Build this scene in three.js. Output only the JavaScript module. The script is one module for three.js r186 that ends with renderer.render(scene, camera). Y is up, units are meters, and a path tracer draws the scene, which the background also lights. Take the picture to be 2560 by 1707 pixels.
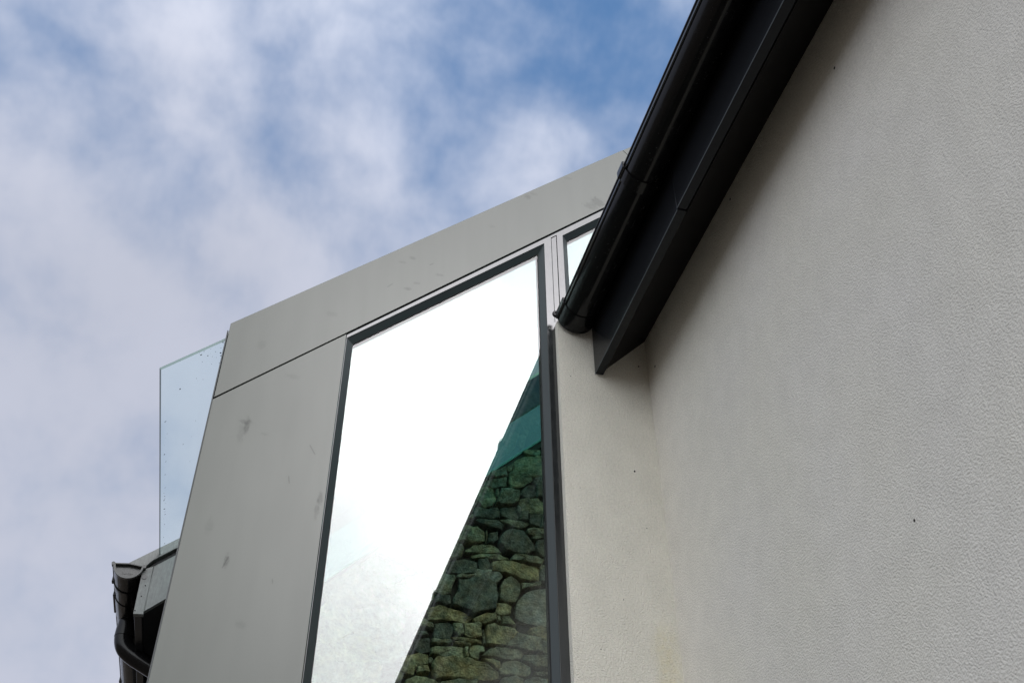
import * as THREE from 'three';
import { mergeGeometries, toCreasedNormals } from 'three/addons/utils/BufferGeometryUtils.js';
import { RoundedBoxGeometry } from 'three/addons/geometries/RoundedBoxGeometry.js';
import { FontLoader } from 'three/addons/loaders/FontLoader.js';
import { TextGeometry } from 'three/addons/geometries/TextGeometry.js';

// ---------------------------------------------------------------- camera
const EYE = 1.6;                                    // eye height; heights below are given from the eye and lifted by EYE
const scene = new THREE.Scene();
const camera = new THREE.PerspectiveCamera(2 * Math.atan(853.5 / 2568.6) * 180 / Math.PI, 1024 / 682, 0.05, 2000);
{
  const r = (a) => a * Math.PI / 180, yaw = r(15.0118), pitch = r(40.4348), roll = r(-0.4877);
  const fwd = new THREE.Vector3(Math.sin(yaw) * Math.cos(pitch), Math.sin(pitch), -Math.cos(yaw) * Math.cos(pitch));
  const right = new THREE.Vector3(Math.cos(yaw), 0, Math.sin(yaw));
  const up = new THREE.Vector3().crossVectors(right, fwd);
  const c = Math.cos(roll), s = Math.sin(roll);
  const right2 = right.clone().multiplyScalar(c).addScaledVector(up, s);
  const up2 = up.clone().multiplyScalar(c).addScaledVector(right, -s);
  camera.position.set(0, EYE, 0);
  camera.quaternion.setFromRotationMatrix(new THREE.Matrix4().makeBasis(right2, up2, fwd.clone().negate()));
  camera.updateMatrixWorld(true);
}
const renderer = new THREE.WebGLRenderer({ antialias: true });
renderer.setSize(1024, 682);
renderer.toneMapping = THREE.LinearToneMapping;
renderer.toneMappingExposure = 1.0;
renderer.shadowMap.enabled = true;

// ---------------------------------------------------------------- seeded noise
function mulberry(a) { return () => { a |= 0; a = a + 0x6D2B79F5 | 0; let t = Math.imul(a ^ a >>> 15, 1 | a); t = t + Math.imul(t ^ t >>> 7, 61 | t) ^ t; return ((t ^ t >>> 14) >>> 0) / 4294967296; }; }
const rnd = mulberry(20240611);
const PERM = new Uint8Array(512), GX = new Float32Array(256), GY = new Float32Array(256);
{
  const p = [...Array(256).keys()];
  for (let i = 255; i > 0; i--) { const j = Math.floor(rnd() * (i + 1)); [p[i], p[j]] = [p[j], p[i]]; }
  for (let i = 0; i < 512; i++) PERM[i] = p[i & 255];
  for (let i = 0; i < 256; i++) { const a = rnd() * Math.PI * 2; GX[i] = Math.cos(a); GY[i] = Math.sin(a); }
}
function perlin(x, y, px = 256, py = 256) {           // periodic gradient noise, about -0.7 .. 0.7
  const xi = Math.floor(x), yi = Math.floor(y), fx = x - xi, fy = y - yi;
  const x0 = ((xi % px) + px) % px, x1 = (x0 + 1) % px, y0 = ((yi % py) + py) % py, y1 = (y0 + 1) % py;
  const u = fx * fx * fx * (fx * (fx * 6 - 15) + 10), v = fy * fy * fy * (fy * (fy * 6 - 15) + 10);
  const h = (a, b) => PERM[PERM[a & 255] + (b & 255)];
  const g = (k, dx, dy) => GX[k] * dx + GY[k] * dy;
  const a = g(h(x0, y0), fx, fy), b = g(h(x1, y0), fx - 1, fy), c = g(h(x0, y1), fx, fy - 1), d = g(h(x1, y1), fx - 1, fy - 1);
  return (a + (b - a) * u) * (1 - v) + (c + (d - c) * u) * v;
}
function fbm(x, y, oct, gain = 0.5, lac = 2.03) { let s = 0, a = 1, n = 0; for (let i = 0; i < oct; i++) { s += a * perlin(x, y); n += a; x = x * lac + 17.3; y = y * lac - 9.1; a *= gain; } return s / n * 1.6; }
const clamp = (x, a = 0, b = 1) => Math.min(b, Math.max(a, x));
const smooth = (a, b, x) => { const t = clamp((x - a) / (b - a)); return t * t * (3 - 2 * t); };
const lerp = (a, b, t) => a + (b - a) * t;

// ---------------------------------------------------------------- sky: broken thin cloud, the sun veiled behind it, behind the viewer
const SUN = new THREE.Vector3(0.3922, 0.5878, 0.7076).normalize();          // the sun itself, veiled
const GLOW = new THREE.Vector3(0.1808, 0.5948, 0.7833).normalize();         // the middle of the bright cloud it lights
function skyTexture(W, H) {
  const data = new Float32Array(W * H * 4);
  // where the photograph's clouds are thicker (+) or open to blue (-): direction x, y, -z, weight, width in radians
  const blobs = [[-0.140, 0.807, 0.573, 0.35, 0.050], [-0.110, 0.800, 0.590, 0.25, 0.050], [-0.178, 0.743, 0.646, -0.05, 0.050], [-0.207, 0.667, 0.716, 0.35, 0.090], [-0.287, 0.758, 0.586, -0.30, 0.050], [-0.215, 0.708, 0.673, -0.12, 0.040], [-0.060, 0.711, 0.701, 0.28, 0.050], [-0.063, 0.691, 0.720, 0.28, 0.050], [-0.144, 0.730, 0.669, -0.22, 0.030], [-0.113, 0.734, 0.669, -0.15, 0.030], [-0.027, 0.747, 0.664, -0.22, 0.035], [-0.088, 0.800, 0.594, -0.05, 0.040], [-0.091, 0.804, 0.588, -0.30, 0.030], [-0.035, 0.794, 0.607, -0.12, 0.030], [0.012, 0.786, 0.618, 0.32, 0.035], [0.052, 0.804, 0.593, -0.30, 0.035], [0.066, 0.828, 0.556, -0.35, 0.050], [0.117, 0.830, 0.545, -0.25, 0.060], [0.134, 0.814, 0.565, 0.22, 0.040], [0.192, 0.771, 0.608, 0.50, 0.030], [0.109, 0.763, 0.637, -0.45, 0.050], [0.081, 0.781, 0.620, -0.20, 0.040], [0.224, 0.831, 0.509, -0.50, 0.070], [0.271, 0.837, 0.475, -0.60, 0.100], [0.166, 0.794, 0.584, 0.10, 0.040], [0.009, 0.823, 0.568, 0.05, 0.050], [0.226, 0.807, 0.545, -0.15, 0.050], [-0.133, 0.696, 0.705, -0.12, 0.030], [-0.126, 0.578, 0.806, 0.20, 0.120], [0.055, 0.736, 0.674, 0.15, 0.030], [0.213, 0.786, 0.580, 0.12, 0.030], [0.110, 0.850, 0.515, -0.20, 0.050], [-0.008, 0.829, 0.559, -0.10, 0.030], [-0.064, 0.819, 0.570, 0.15, 0.035], [-0.016, 0.718, 0.696, 0.12, 0.040], [-0.168, 0.644, 0.746, 0.15, 0.050], [0.124, 0.787, 0.604, 0.15, 0.025]];
  for (const b of blobs) { const l = Math.hypot(b[0], b[1], b[2]); b[0] /= l; b[1] /= l; b[2] /= l; }
  for (let j = 0; j < H; j++) {
    const el = ((j + 0.5) / H - 0.5) * Math.PI, y = Math.sin(el), ce = Math.cos(el);
    for (let i = 0; i < W; i++) {
      const az = ((i + 0.5) / W - 0.5) * Math.PI * 2, x = Math.cos(az) * ce, z = Math.sin(az) * ce;
      // stereographic from the zenith, so that the cloud texture keeps its shape all over the sky
      const q = 1 / (1 + Math.max(y, -0.5));
      let px = x * q, pz = z * q;
      const wx = fbm(px * 5 + 3.1, pz * 5, 3), wz = fbm(px * 5 - 7.7, pz * 5 + 5.2, 3);
      px += wx * 0.018; pz += wz * 0.018;
      const big = fbm(px * 4.5 + 40, pz * 4.5, 3), mid = fbm(px * 8, pz * 8 + 11, 3, 0.45), puff = fbm(px * 19 + 5, pz * 19, 6, 0.57);
      let cover = 0.50 + 0.10 * big + 0.28 * mid + 0.62 * puff;
      cover += 0.55 * smooth(0.84, 0.50, y);                       // more air and cloud to look through lower down
      for (const b of blobs) { const d = x * b[0] + y * b[1] - z * b[2]; if (d > 0.8) { const a2 = 2 * (1 - d); cover += 0.62 * b[3] * Math.exp(-a2 / (2 * b[4] * b[4])); } }
      const sunDot = clamp(x * GLOW.x + y * GLOW.y + z * GLOW.z, -1, 1), g = Math.acos(sunDot) * 180 / Math.PI;
      cover += 0.7 * Math.exp(-((g / 45) ** 2));                   // the veil that hides the sun
      const c = smooth(-0.35, 1.35, cover), thick = smooth(0.8, 1.9, cover);
      const h = smooth(0.1, 0.9, y);
      const blue = [lerp(0.30, 0.105, h), lerp(0.43, 0.225, h), lerp(0.62, 0.46, h)];
      const tex = 0.96 + 0.08 * puff + 0.06 * mid;
      const warm = smooth(105, 35, g);
      const lit = tex * (1 + 2.1 * warm * (1 + 0.5 * smooth(0.55, 0.05, y)));
      const cloud = [0.57 * lit, 0.60 * lit, 0.715 * lerp(1, 0.86, warm) * lit];
      const dEl = (Math.asin(clamp(y, -1, 1)) - Math.asin(GLOW.y)) * 180 / Math.PI, g2 = Math.sqrt(Math.max(0, g * g - dEl * dEl) / 165 + dEl * dEl / (dEl < 0 ? 420 : 90));
      const au = 5.8 * Math.exp(-(g2 ** 2)) + 1.6 * Math.exp(-((g / 25) ** 2));      // glow of the veiled sun, drawn down into the haze below it
      const v = 0.92 + 0.30 * mid + 0.10 * puff;
      const o = (j * W + i) * 4;
      for (let k = 0; k < 3; k++) {
        const s = lerp(blue[k], cloud[k], c) * (1 - 0.06 * thick) + au * v * [1.0, 0.955, 1.0][k];
        data[o + k] = y < -0.02 ? s * 0.5 : s;
      }
      data[o + 3] = 1;
    }
  }
  const t = new THREE.DataTexture(data, W, H, THREE.RGBAFormat, THREE.FloatType);
  t.mapping = THREE.EquirectangularReflectionMapping; t.magFilter = t.minFilter = THREE.LinearFilter; t.wrapS = THREE.RepeatWrapping; t.needsUpdate = true;
  return t;
}
const sky = skyTexture(3072, 1536);
scene.background = sky; scene.environment = sky;
const sun = new THREE.DirectionalLight(new THREE.Color(1, 0.95, 0.87), 0.5);
sun.position.copy(SUN).multiplyScalar(12); sun.target.position.set(0, 2, -2); sun.position.add(sun.target.position);
sun.castShadow = true; sun.shadow.radius = 22; sun.shadow.mapSize.set(2048, 2048);
Object.assign(sun.shadow.camera, { left: -6, right: 6, top: 6, bottom: -6, near: 0.5, far: 30 });
scene.add(sun, sun.target);

// ---------------------------------------------------------------- helpers
const taken = {};
function numbered(name) { taken[name] = (taken[name] ?? -1) + 1; return taken[name] ? `${name}_${String(taken[name]).padStart(3, '0')}` : name; }
function thing(name, label, category, [x, y, z] = [0, 0, 0], group) {
  const o = new THREE.Group(); o.name = numbered(name); o.position.set(x, y, z); o.userData = { label, category }; if (group) o.userData.group = group; scene.add(o); return o;
}
const world = new THREE.Vector3();
function part(parent, name, geo, mat, label) {          // geo is in world axes; moved into its parent's
  const m = new THREE.Mesh(geo, mat); m.name = name; m.castShadow = m.receiveShadow = true;
  parent.updateWorldMatrix(true, false); parent.getWorldPosition(world); geo.translate(-world.x, -world.y, -world.z);
  if (label) m.userData.label = label; parent.add(m); return m;
}
function partGroup(parent, name) { const g = new THREE.Group(); g.name = name; parent.add(g); return g; }
function structure(name, geo, mat) { const m = new THREE.Mesh(geo, mat); m.name = name; m.userData.kind = 'structure'; m.receiveShadow = m.castShadow = true; scene.add(m); return m; }
function metreUV(geo) {                                  // uv in metres by the way each face points
  const g = geo.index ? geo.toNonIndexed() : geo; g.computeVertexNormals();
  const p = g.attributes.position, n = g.attributes.normal, uv = new Float32Array(p.count * 2);
  for (let i = 0; i < p.count; i += 3) {
    const nx = Math.abs(n.getX(i)), ny = Math.abs(n.getY(i)), nz = Math.abs(n.getZ(i));
    for (let k = i; k < i + 3; k++) {
      const a = nx > ny && nx > nz ? [p.getZ(k), p.getY(k)] : ny > nz ? [p.getX(k), p.getZ(k)] : [p.getX(k), p.getY(k)];
      uv[k * 2] = a[0]; uv[k * 2 + 1] = a[1];
    }
  }
  g.setAttribute('uv', new THREE.BufferAttribute(uv, 2)); return g;
}
function box(x0, x1, y0, y1, z0, z1, r = 0) {
  const g = r ? new RoundedBoxGeometry(x1 - x0, y1 - y0, z1 - z0, 2, r) : new THREE.BoxGeometry(x1 - x0, y1 - y0, z1 - z0);
  g.translate((x0 + x1) / 2, (y0 + y1) / 2, (z0 + z1) / 2); return r ? g : metreUV(g);
}
const shapeOf = (pts) => new THREE.Shape(pts.map(([x, y]) => new THREE.Vector2(x, y)));
function plate(pts, zFront, depth, bevel = 0.0012, holes = []) {        // polygon in x,y with its front at zFront, going back by depth
  const s = shapeOf(pts); for (const h of holes) s.holes.push(new THREE.Path(h.map(([x, y]) => new THREE.Vector2(x, y))));
  const g = new THREE.ExtrudeGeometry(s, { depth: depth - 2 * bevel, bevelEnabled: bevel > 0, bevelThickness: bevel, bevelSize: bevel, bevelOffset: -bevel, bevelSegments: 2, curveSegments: 12 });
  g.translate(0, 0, zFront - depth + bevel); return g;
}
function alongZ(pts, z0, z1, crease = 0.7) {                             // polygon in x,y drawn out along z
  const g = new THREE.ExtrudeGeometry(shapeOf(pts), { depth: z1 - z0, bevelEnabled: false, steps: 1 }); g.translate(0, 0, z0);
  return toCreasedNormals(g, crease);
}
const up = (pts) => pts.map(([x, y]) => [x, y + EYE]);
function dataTexture(W, H, f, srgb = false, repeat = true) {
  const d = new Uint8Array(W * H * 4);
  for (let j = 0; j < H; j++) for (let i = 0; i < W; i++) {
    const v = f(i, j), o = (j * W + i) * 4, a = typeof v === 'number' ? [v, v, v] : v;
    for (let k = 0; k < 3; k++) d[o + k] = Math.round(clamp(a[k]) * 255); d[o + 3] = 255;
  }
  const t = new THREE.DataTexture(d, W, H); t.magFilter = THREE.LinearFilter; t.minFilter = THREE.LinearMipmapLinearFilter; t.generateMipmaps = true;
  t.wrapS = t.wrapT = repeat ? THREE.RepeatWrapping : THREE.ClampToEdgeWrapping; if (srgb) t.colorSpace = THREE.SRGBColorSpace; t.needsUpdate = true; return t;
}
const lin = (r, g, b) => new THREE.Color().setRGB(r, g, b);

// ---------------------------------------------------------------- materials
// roughcast render: grain of a few millimetres
const RS = 2048, RM = 1.6;                                               // pixels and metres of one tile
const renderHeight = dataTexture(RS, RS, (i, j) => {
  const u = i / RS, v = j / RS;
  const wx = perlin(u * 90, v * 90, 90, 90) * 0.7, wy = perlin(u * 90 + 40, v * 90, 90, 90) * 0.7;
  const a = perlin(u * 390 + wx, v * 420 + wy, 390, 420), b = perlin(u * 760 + 9.5, v * 760 + wy, 760, 760);
  return 0.5 + 0.56 * a + 0.30 * b;
});
renderHeight.repeat.set(1 / RM, 1 / RM);
const renderTone = dataTexture(1024, 1024, (i, j) => {
  const u = i / 1024, v = j / 1024;
  const f = perlin(u * 300, v * 300, 300, 300) * 0.05 + perlin(u * 40 + 3, v * 40, 40, 40) * 0.025 + perlin(u * 7 + 9, v * 7, 7, 7) * 0.012 + perlin(u * 3, v * 4, 3, 4) * 0.01;
  const y = perlin(u * 9 + 2, v * 9 + 30, 9, 9) * 0.012;
  return [0.945 + f, 0.94 + f, 0.925 + f - y];
}, true);
renderTone.repeat.set(1 / 2.3, 1 / 2.3);
const M = {};
M.render = new THREE.MeshStandardMaterial({ color: lin(0.82, 0.79, 0.73), roughness: 0.95, map: renderTone, bumpMap: renderHeight, bumpScale: 0.0018 });
// the short return: the same render, with a yellowish stain low in the corner
const stain = dataTexture(512, 1024, (i, j) => {
  const x = 0.74 + i / 512 * 0.32, y = 0.4 + j / 1024 * 1.8;
  const f = perlin(i / 512 * 60, j / 1024 * 300) * 0.05 + perlin(i / 512 * 5, j / 1024 * 18) * 0.03;
  const edge = 0.06 * fbm(x * 14, y * 5, 4);
  let s = smooth(0.055 + edge, 0.01, Math.abs(x - 1.012)) * smooth(1.22, 0.95, y + 0.3 * fbm(x * 8 + 5, y * 4, 3));
  s *= 0.55 + 0.45 * smooth(-0.3, 0.4, fbm(x * 60, y * 60, 3));
  return [0.95 + f - 0.005 * s, 0.945 + f - 0.02 * s, 0.925 + f - 0.075 * s];
}, true, false);
stain.repeat.set(1 / 0.32, 1 / 1.8); stain.offset.set(-0.74 / 0.32, -(0.4 + EYE) / 1.8);
M.renderReturn = new THREE.MeshStandardMaterial({ color: lin(0.82, 0.79, 0.73), roughness: 0.95, map: stain, bumpMap: renderHeight, bumpScale: 0.0034 });

// satin metal cladding with finger marks and scuffs
const smudges = [[0.262, 2.282, 0.012, 0.006, 0.3], [0.292, 2.307, 0.013, 0.007, 0.4], [0.287, 2.172, 0.014, 0.007, 0.45], [0.314, 2.202, 0.014, 0.006, 0.3], [0.384, 2.254, 0.014, 0.007, 0.35], [0.427, 2.14, 0.008, 0.004, 0.3],
  [0.679, 2.704, 0.014, 0.012, 0.4], [0.701, 2.725, 0.016, 0.008, 0.3], [0.938, 2.749, 0.032, 0.026, 0.6], [0.91, 2.72, 0.03, 0.018, 0.4], [0.831, 2.847, 0.018, 0.008, 0.25], [0.932, 3.024, 0.018, 0.012, 0.4], [-0.109, 1.867, 0.012, 0.018, 0.2],
  [-0.107, 1.588, 0.008, 0.03, 0.6], [-0.112, 1.598, 0.02, 0.009, 0.45], [-0.118, 1.56, 0.01, 0.035, 0.25], [-0.059, 1.568, 0.012, 0.006, 0.25], [0.107, 1.398, 0.007, 0.03, 0.45], [0.102, 1.363, 0.007, 0.03, 0.4], [-0.093, 1.196, 0.007, 0.02, 0.5], [-0.035, 1.04, 0.015, 0.01, 0.2], [-0.013, 1.771, 0.02, 0.012, 0.2], [0.07, 2.02, 0.02, 0.012, 0.2], [-0.15, 1.28, 0.012, 0.025, 0.2], [0.55, 2.52, 0.012, 0.008, 0.2]];
const scratches = [[0.062, 1.553, 0.078, 1.527], [0.224, 2.166, 0.238, 2.182], [-0.090, 1.205, -0.099, 1.175], [0.02, 1.45, 0.024, 1.43], [0.36, 2.30, 0.35, 2.29], [0.02, 1.16, 0.022, 1.15]];
const cladTone = dataTexture(1024, 1536, (i, j) => {
  const x = -0.25 + (i + 0.5) / 1024 * 1.5, y = 0.8 + (j + 0.5) / 1536 * 2.4;
  let v = 0.90 + 0.022 * fbm(x * 4, y * 2.2, 3) + 0.014 * fbm(x * 26, y * 4, 3) + 0.012 * perlin(x * 300, y * 300);
  for (const [sx, sy, rx, ry, k] of smudges) {
    const dx = (x - sx) / rx, dy = (y - sy) / ry; if (dx * dx + dy * dy > 6) continue;
    const d = Math.hypot(dx, dy) + 0.55 * fbm(x * 70 + sx * 9, y * 70, 3); v -= 0.26 * k * smooth(1.15, 0.45, d) * (0.7 + 0.5 * fbm(x * 160, y * 160, 2));
  }
  for (const [ax, ay, bx, by] of scratches) { const t = clamp(((x - ax) * (bx - ax) + (y - ay) * (by - ay)) / ((bx - ax) ** 2 + (by - ay) ** 2)); const d = Math.hypot(x - lerp(ax, bx, t), y - lerp(ay, by, t)); v -= 0.16 * smooth(0.0016, 0.0006, d); }
  return [v, v, v * 0.995];
}, true, false);
cladTone.repeat.set(1 / 1.5, 1 / 2.4); cladTone.offset.set(0.25 / 1.5, -(0.8 + EYE) / 2.4);
M.clad = new THREE.MeshPhysicalMaterial({ color: lin(0.056, 0.062, 0.055), roughness: 0.21, metalness: 0.0, ior: 1.66, specularColor: lin(1.0, 1.02, 0.98), map: cladTone, specularColorMap: cladTone });
M.cladPlain = new THREE.MeshPhysicalMaterial({ color: lin(0.24, 0.25, 0.235), roughness: 0.5, ior: 1.7 });
const frameTone = dataTexture(512, 512, (i, j) => { const u = i / 512, v = j / 512; return 0.86 + 0.10 * perlin(u * 60, v * 6, 60, 6) + 0.10 * perlin(u * 20, v * 18, 20, 18) + 0.08 * perlin(u * 90, v * 90, 90, 90); }, true);
frameTone.repeat.set(4, 4);
const frameRough = dataTexture(512, 512, (i, j) => { const u = i / 512, v = j / 512; return 0.5 + 0.28 * perlin(u * 50, v * 7, 50, 7) + 0.2 * perlin(u * 14, v * 12, 14, 12); });
frameRough.repeat.set(4, 4);
M.frame = new THREE.MeshPhysicalMaterial({ color: lin(0.028, 0.031, 0.032), roughness: 0.34, ior: 1.85, map: frameTone, roughnessMap: frameRough });
M.bead = new THREE.MeshPhysicalMaterial({ color: lin(0.024, 0.033, 0.035), roughness: 0.3, ior: 1.5, specularIntensity: 0.7 });
M.edgeTrim = new THREE.MeshPhysicalMaterial({ color: lin(0.03, 0.034, 0.036), roughness: 0.5, ior: 1.5 });
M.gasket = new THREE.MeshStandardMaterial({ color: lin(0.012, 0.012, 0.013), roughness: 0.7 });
M.pane = new THREE.MeshPhysicalMaterial({ color: lin(0.92, 0.965, 0.93), roughness: 0, transmission: 1, thickness: 0, ior: 1.8 });
M.roofGlass = new THREE.MeshPhysicalMaterial({ color: lin(0.90, 1.0, 1.0), roughness: 0, transmission: 1, thickness: 0, ior: 1.15 });
M.tealGlass = new THREE.MeshPhysicalMaterial({ color: lin(0.10, 0.30, 0.27), roughness: 0.05, transmission: 1, thickness: 0, ior: 1.5 });
M.lightGlass = new THREE.MeshPhysicalMaterial({ color: lin(0.50, 0.66, 0.57), roughness: 0, transmission: 1, thickness: 0, ior: 1.5 });
M.deepGlass = new THREE.MeshPhysicalMaterial({ color: lin(0.035, 0.085, 0.085), roughness: 0.05, transmission: 1, thickness: 0, ior: 1.5 });
M.glassEdge = new THREE.MeshPhysicalMaterial({ color: lin(0.10, 0.17, 0.17), roughness: 0.2, ior: 1.5 });
M.tealEdge = new THREE.MeshPhysicalMaterial({ color: lin(0.12, 0.34, 0.30), roughness: 0.4, transmission: 0.4, thickness: 0, ior: 1.5 });
const dust = dataTexture(512, 512, (i, j) => { const u = i / 512, v = j / 512; return 0.55 + 0.35 * perlin(u * 9, v * 9, 9, 9) + 0.3 * perlin(u * 40, v * 40, 40, 40) + 0.2 * perlin(u * 120, v * 120, 120, 120); });
dust.repeat.set(3, 3);
M.blackPlastic = new THREE.MeshPhysicalMaterial({ color: lin(0.006, 0.006, 0.0065), roughness: 0.34, specularIntensity: 0.5, ior: 1.5, roughnessMap: dust });
M.fascia = new THREE.MeshPhysicalMaterial({ color: lin(0.011, 0.012, 0.014), roughness: 0.24, specularIntensity: 0.35, ior: 1.5 });
M.paleEdge = new THREE.MeshPhysicalMaterial({ color: lin(0.11, 0.13, 0.15), roughness: 0.3, ior: 1.5 });
M.soffit = new THREE.MeshPhysicalMaterial({ color: lin(0.010, 0.010, 0.0105), roughness: 0.6, specularIntensity: 0.3, ior: 1.5 });
M.trim = new THREE.MeshPhysicalMaterial({ color: lin(0.15, 0.16, 0.155), roughness: 0.5, ior: 1.6, map: frameTone });
M.capPlastic = new THREE.MeshPhysicalMaterial({ color: lin(0.05, 0.052, 0.05), roughness: 0.4, ior: 1.5, roughnessMap: dust });
M.slate = new THREE.MeshStandardMaterial({ color: lin(0.06, 0.063, 0.07), roughness: 0.75, map: frameTone });
M.plaster = new THREE.MeshStandardMaterial({ color: lin(0.42, 0.41, 0.38), roughness: 0.95, map: renderTone });
M.darkWall = new THREE.MeshStandardMaterial({ color: lin(0.05, 0.05, 0.05), roughness: 0.9 });
M.speck = new THREE.MeshStandardMaterial({ color: lin(0.02, 0.018, 0.014), roughness: 0.95 });
M.mortar = new THREE.MeshStandardMaterial({ color: lin(0.06, 0.057, 0.048), roughness: 1 });
const rock = dataTexture(1024, 1024, (i, j) => {
  const u = i / 1024, v = j / 1024; let s = 0;
  for (const [f, a] of [[8, 0.16], [21, 0.16], [55, 0.14], [130, 0.13], [260, 0.10]]) s += a * perlin(u * f + f, v * f, f, f) * 1.5;
  const vein = smooth(0.05, 0.0, Math.abs(perlin(u * 12, v * 17, 12, 17))) * 0.10;
  const t = perlin(u * 15 + 7, v * 15, 15, 15) * 0.07;
  return [0.68 + s + vein + t, 0.68 + s + vein, 0.66 + s + vein - t];
}, true);
rock.repeat.set(1.6, 1.6);
const rockBump = dataTexture(1024, 1024, (i, j) => { const u = i / 1024, v = j / 1024; let s = 0.5; for (const [f, a] of [[14, 0.3], [34, 0.22], [80, 0.16], [170, 0.10]]) s += a * perlin(u * f, v * f + f, f, f); return s; });
rockBump.repeat.set(1.6, 1.6);
const stoneMat = (r, g, b) => new THREE.MeshStandardMaterial({ color: lin(r, g, b), roughness: 0.9, map: rock, bumpMap: rockBump, bumpScale: 0.012 });
M.stones = { g: stoneMat(0.52, 0.50, 0.34), m: stoneMat(0.43, 0.40, 0.30), d: stoneMat(0.24, 0.235, 0.20), w: stoneMat(0.58, 0.48, 0.28), p: stoneMat(0.74, 0.63, 0.40), b: stoneMat(0.48, 0.46, 0.40) };
const paving = dataTexture(1024, 1024, (i, j) => { const u = i / 1024, v = j / 1024; let s = 0.62; for (const [f, a] of [[5, 0.12], [19, 0.12], [70, 0.12], [220, 0.12]]) s += a * perlin(u * f, v * f, f, f); return [s, s * 0.985, s * 0.95]; }, true);
paving.repeat.set(300, 300);

// ---------------------------------------------------------------- ground
{
  const g = new THREE.PlaneGeometry(1200, 1200); g.rotateX(-Math.PI / 2);
  structure('ground', g, new THREE.MeshStandardMaterial({ color: lin(0.24, 0.20, 0.16), roughness: 0.95, map: paving }));
}

// ---------------------------------------------------------------- rendered house: long wall, short return, eaves
const ZB = 5.0;                                                          // how far the house runs on behind the viewer
const XW = 1.042, XF = 0.867;
const house = thing('rendered_house', 'off-white roughcast house wall with black eaves filling the right side', 'house', [1.5, 0, 0]);
part(house, 'wall', box(XW, XW + 0.3, 0, 2.16 + EYE, -2.275, ZB), M.render);
part(house, 'return_wall', box(0.7564, XW, 0, 2.122 + EYE, -2.2995, -2.275), M.renderReturn, 'short cream return wall between window and long wall');
// eaves: fascia boards with a joint, raked soffit, roof
{
  const board = (z0, z1, yb0, yb1, dx) => {
    const g = box(XF + dx, 0.894 + dx, 1.93 + EYE, 2.16 + EYE, z0, z1, 0.0032), p = g.attributes.position;
    for (let i = 0; i < p.count; i++) if (p.getY(i) < 2.0 + EYE) p.setY(i, p.getY(i) - 1.93 + lerp(yb0, yb1, clamp((p.getZ(i) - z0) / (z1 - z0))));
    return g;
  };
  part(house, 'fascia_board', board(-2.272, -1.6005, 1.929, 1.9435, 0), M.fascia);
  part(house, 'fascia_board', board(-1.5985, ZB, 1.946, 1.946, -0.0015), M.fascia);
  const bead = (z0, z1, y0, y1, dx) => new THREE.TubeGeometry(new THREE.LineCurve3(new THREE.Vector3(XF + dx + 0.0006, y0 + EYE + 0.0006, z0), new THREE.Vector3(XF + dx + 0.0006, y1 + EYE + 0.0006, z1)), 4, 0.0011, 8);  // thin pale grey strip added along the lower outer edge of the fascia
  part(house, 'pale_edge_strip', bead(-2.271, -1.6015, 1.9295, 1.9440, 0), M.paleEdge);
  part(house, 'pale_edge_strip', bead(-1.5975, ZB, 1.9465, 1.9465, -0.0015), M.paleEdge);
  part(house, 'soffit', alongZ(up([[0.8945, 1.946], [XW - 0.001, 2.094], [XW - 0.001, 2.112], [0.8945, 1.964]]), -2.273, ZB), M.soffit);
  part(house, 'roof', alongZ(up([[0.80, 2.163], [3.2, 4.40], [3.2, 4.46], [0.80, 2.185]]), -2.285, ZB), M.slate);
  part(house, 'gable_infill', alongZ(up([[0.90, 2.125], [1.5, 2.125], [1.5, 2.80], [0.90, 2.245]]), -2.56, -2.30), M.renderReturn);
  // little holes and spots on the render
  const spot = (x, y, z, r, nx) => { const g = new THREE.IcosahedronGeometry(r, 1); g.scale(nx ? 0.35 : 1, 1.25, nx ? 1 : 0.35); g.translate(x, y + EYE, z); part(house, 'wall_speck', g, M.speck); };
  for (const [x, y, r] of [[0.9658, 1.6002, 0.0028], [1.0136, 1.9906, 0.0024], [0.7909, 1.9093, 0.0016], [0.985, 1.42, 0.0014], [0.90, 1.20, 0.0012], [0.83, 1.06, 0.0013], [0.80, 1.52, 0.0011]]) spot(x, y, -2.275, r, false);
  for (const [y, z, r] of [[1.952, -2.2187, 0.0036], [1.9295, -1.1094, 0.0032], [0.8855, -1.2852, 0.0026], [2.06, -1.6267, 0.003], [1.96, -1.75, 0.0013]]) spot(XW, y, z, r, true);
}

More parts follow.
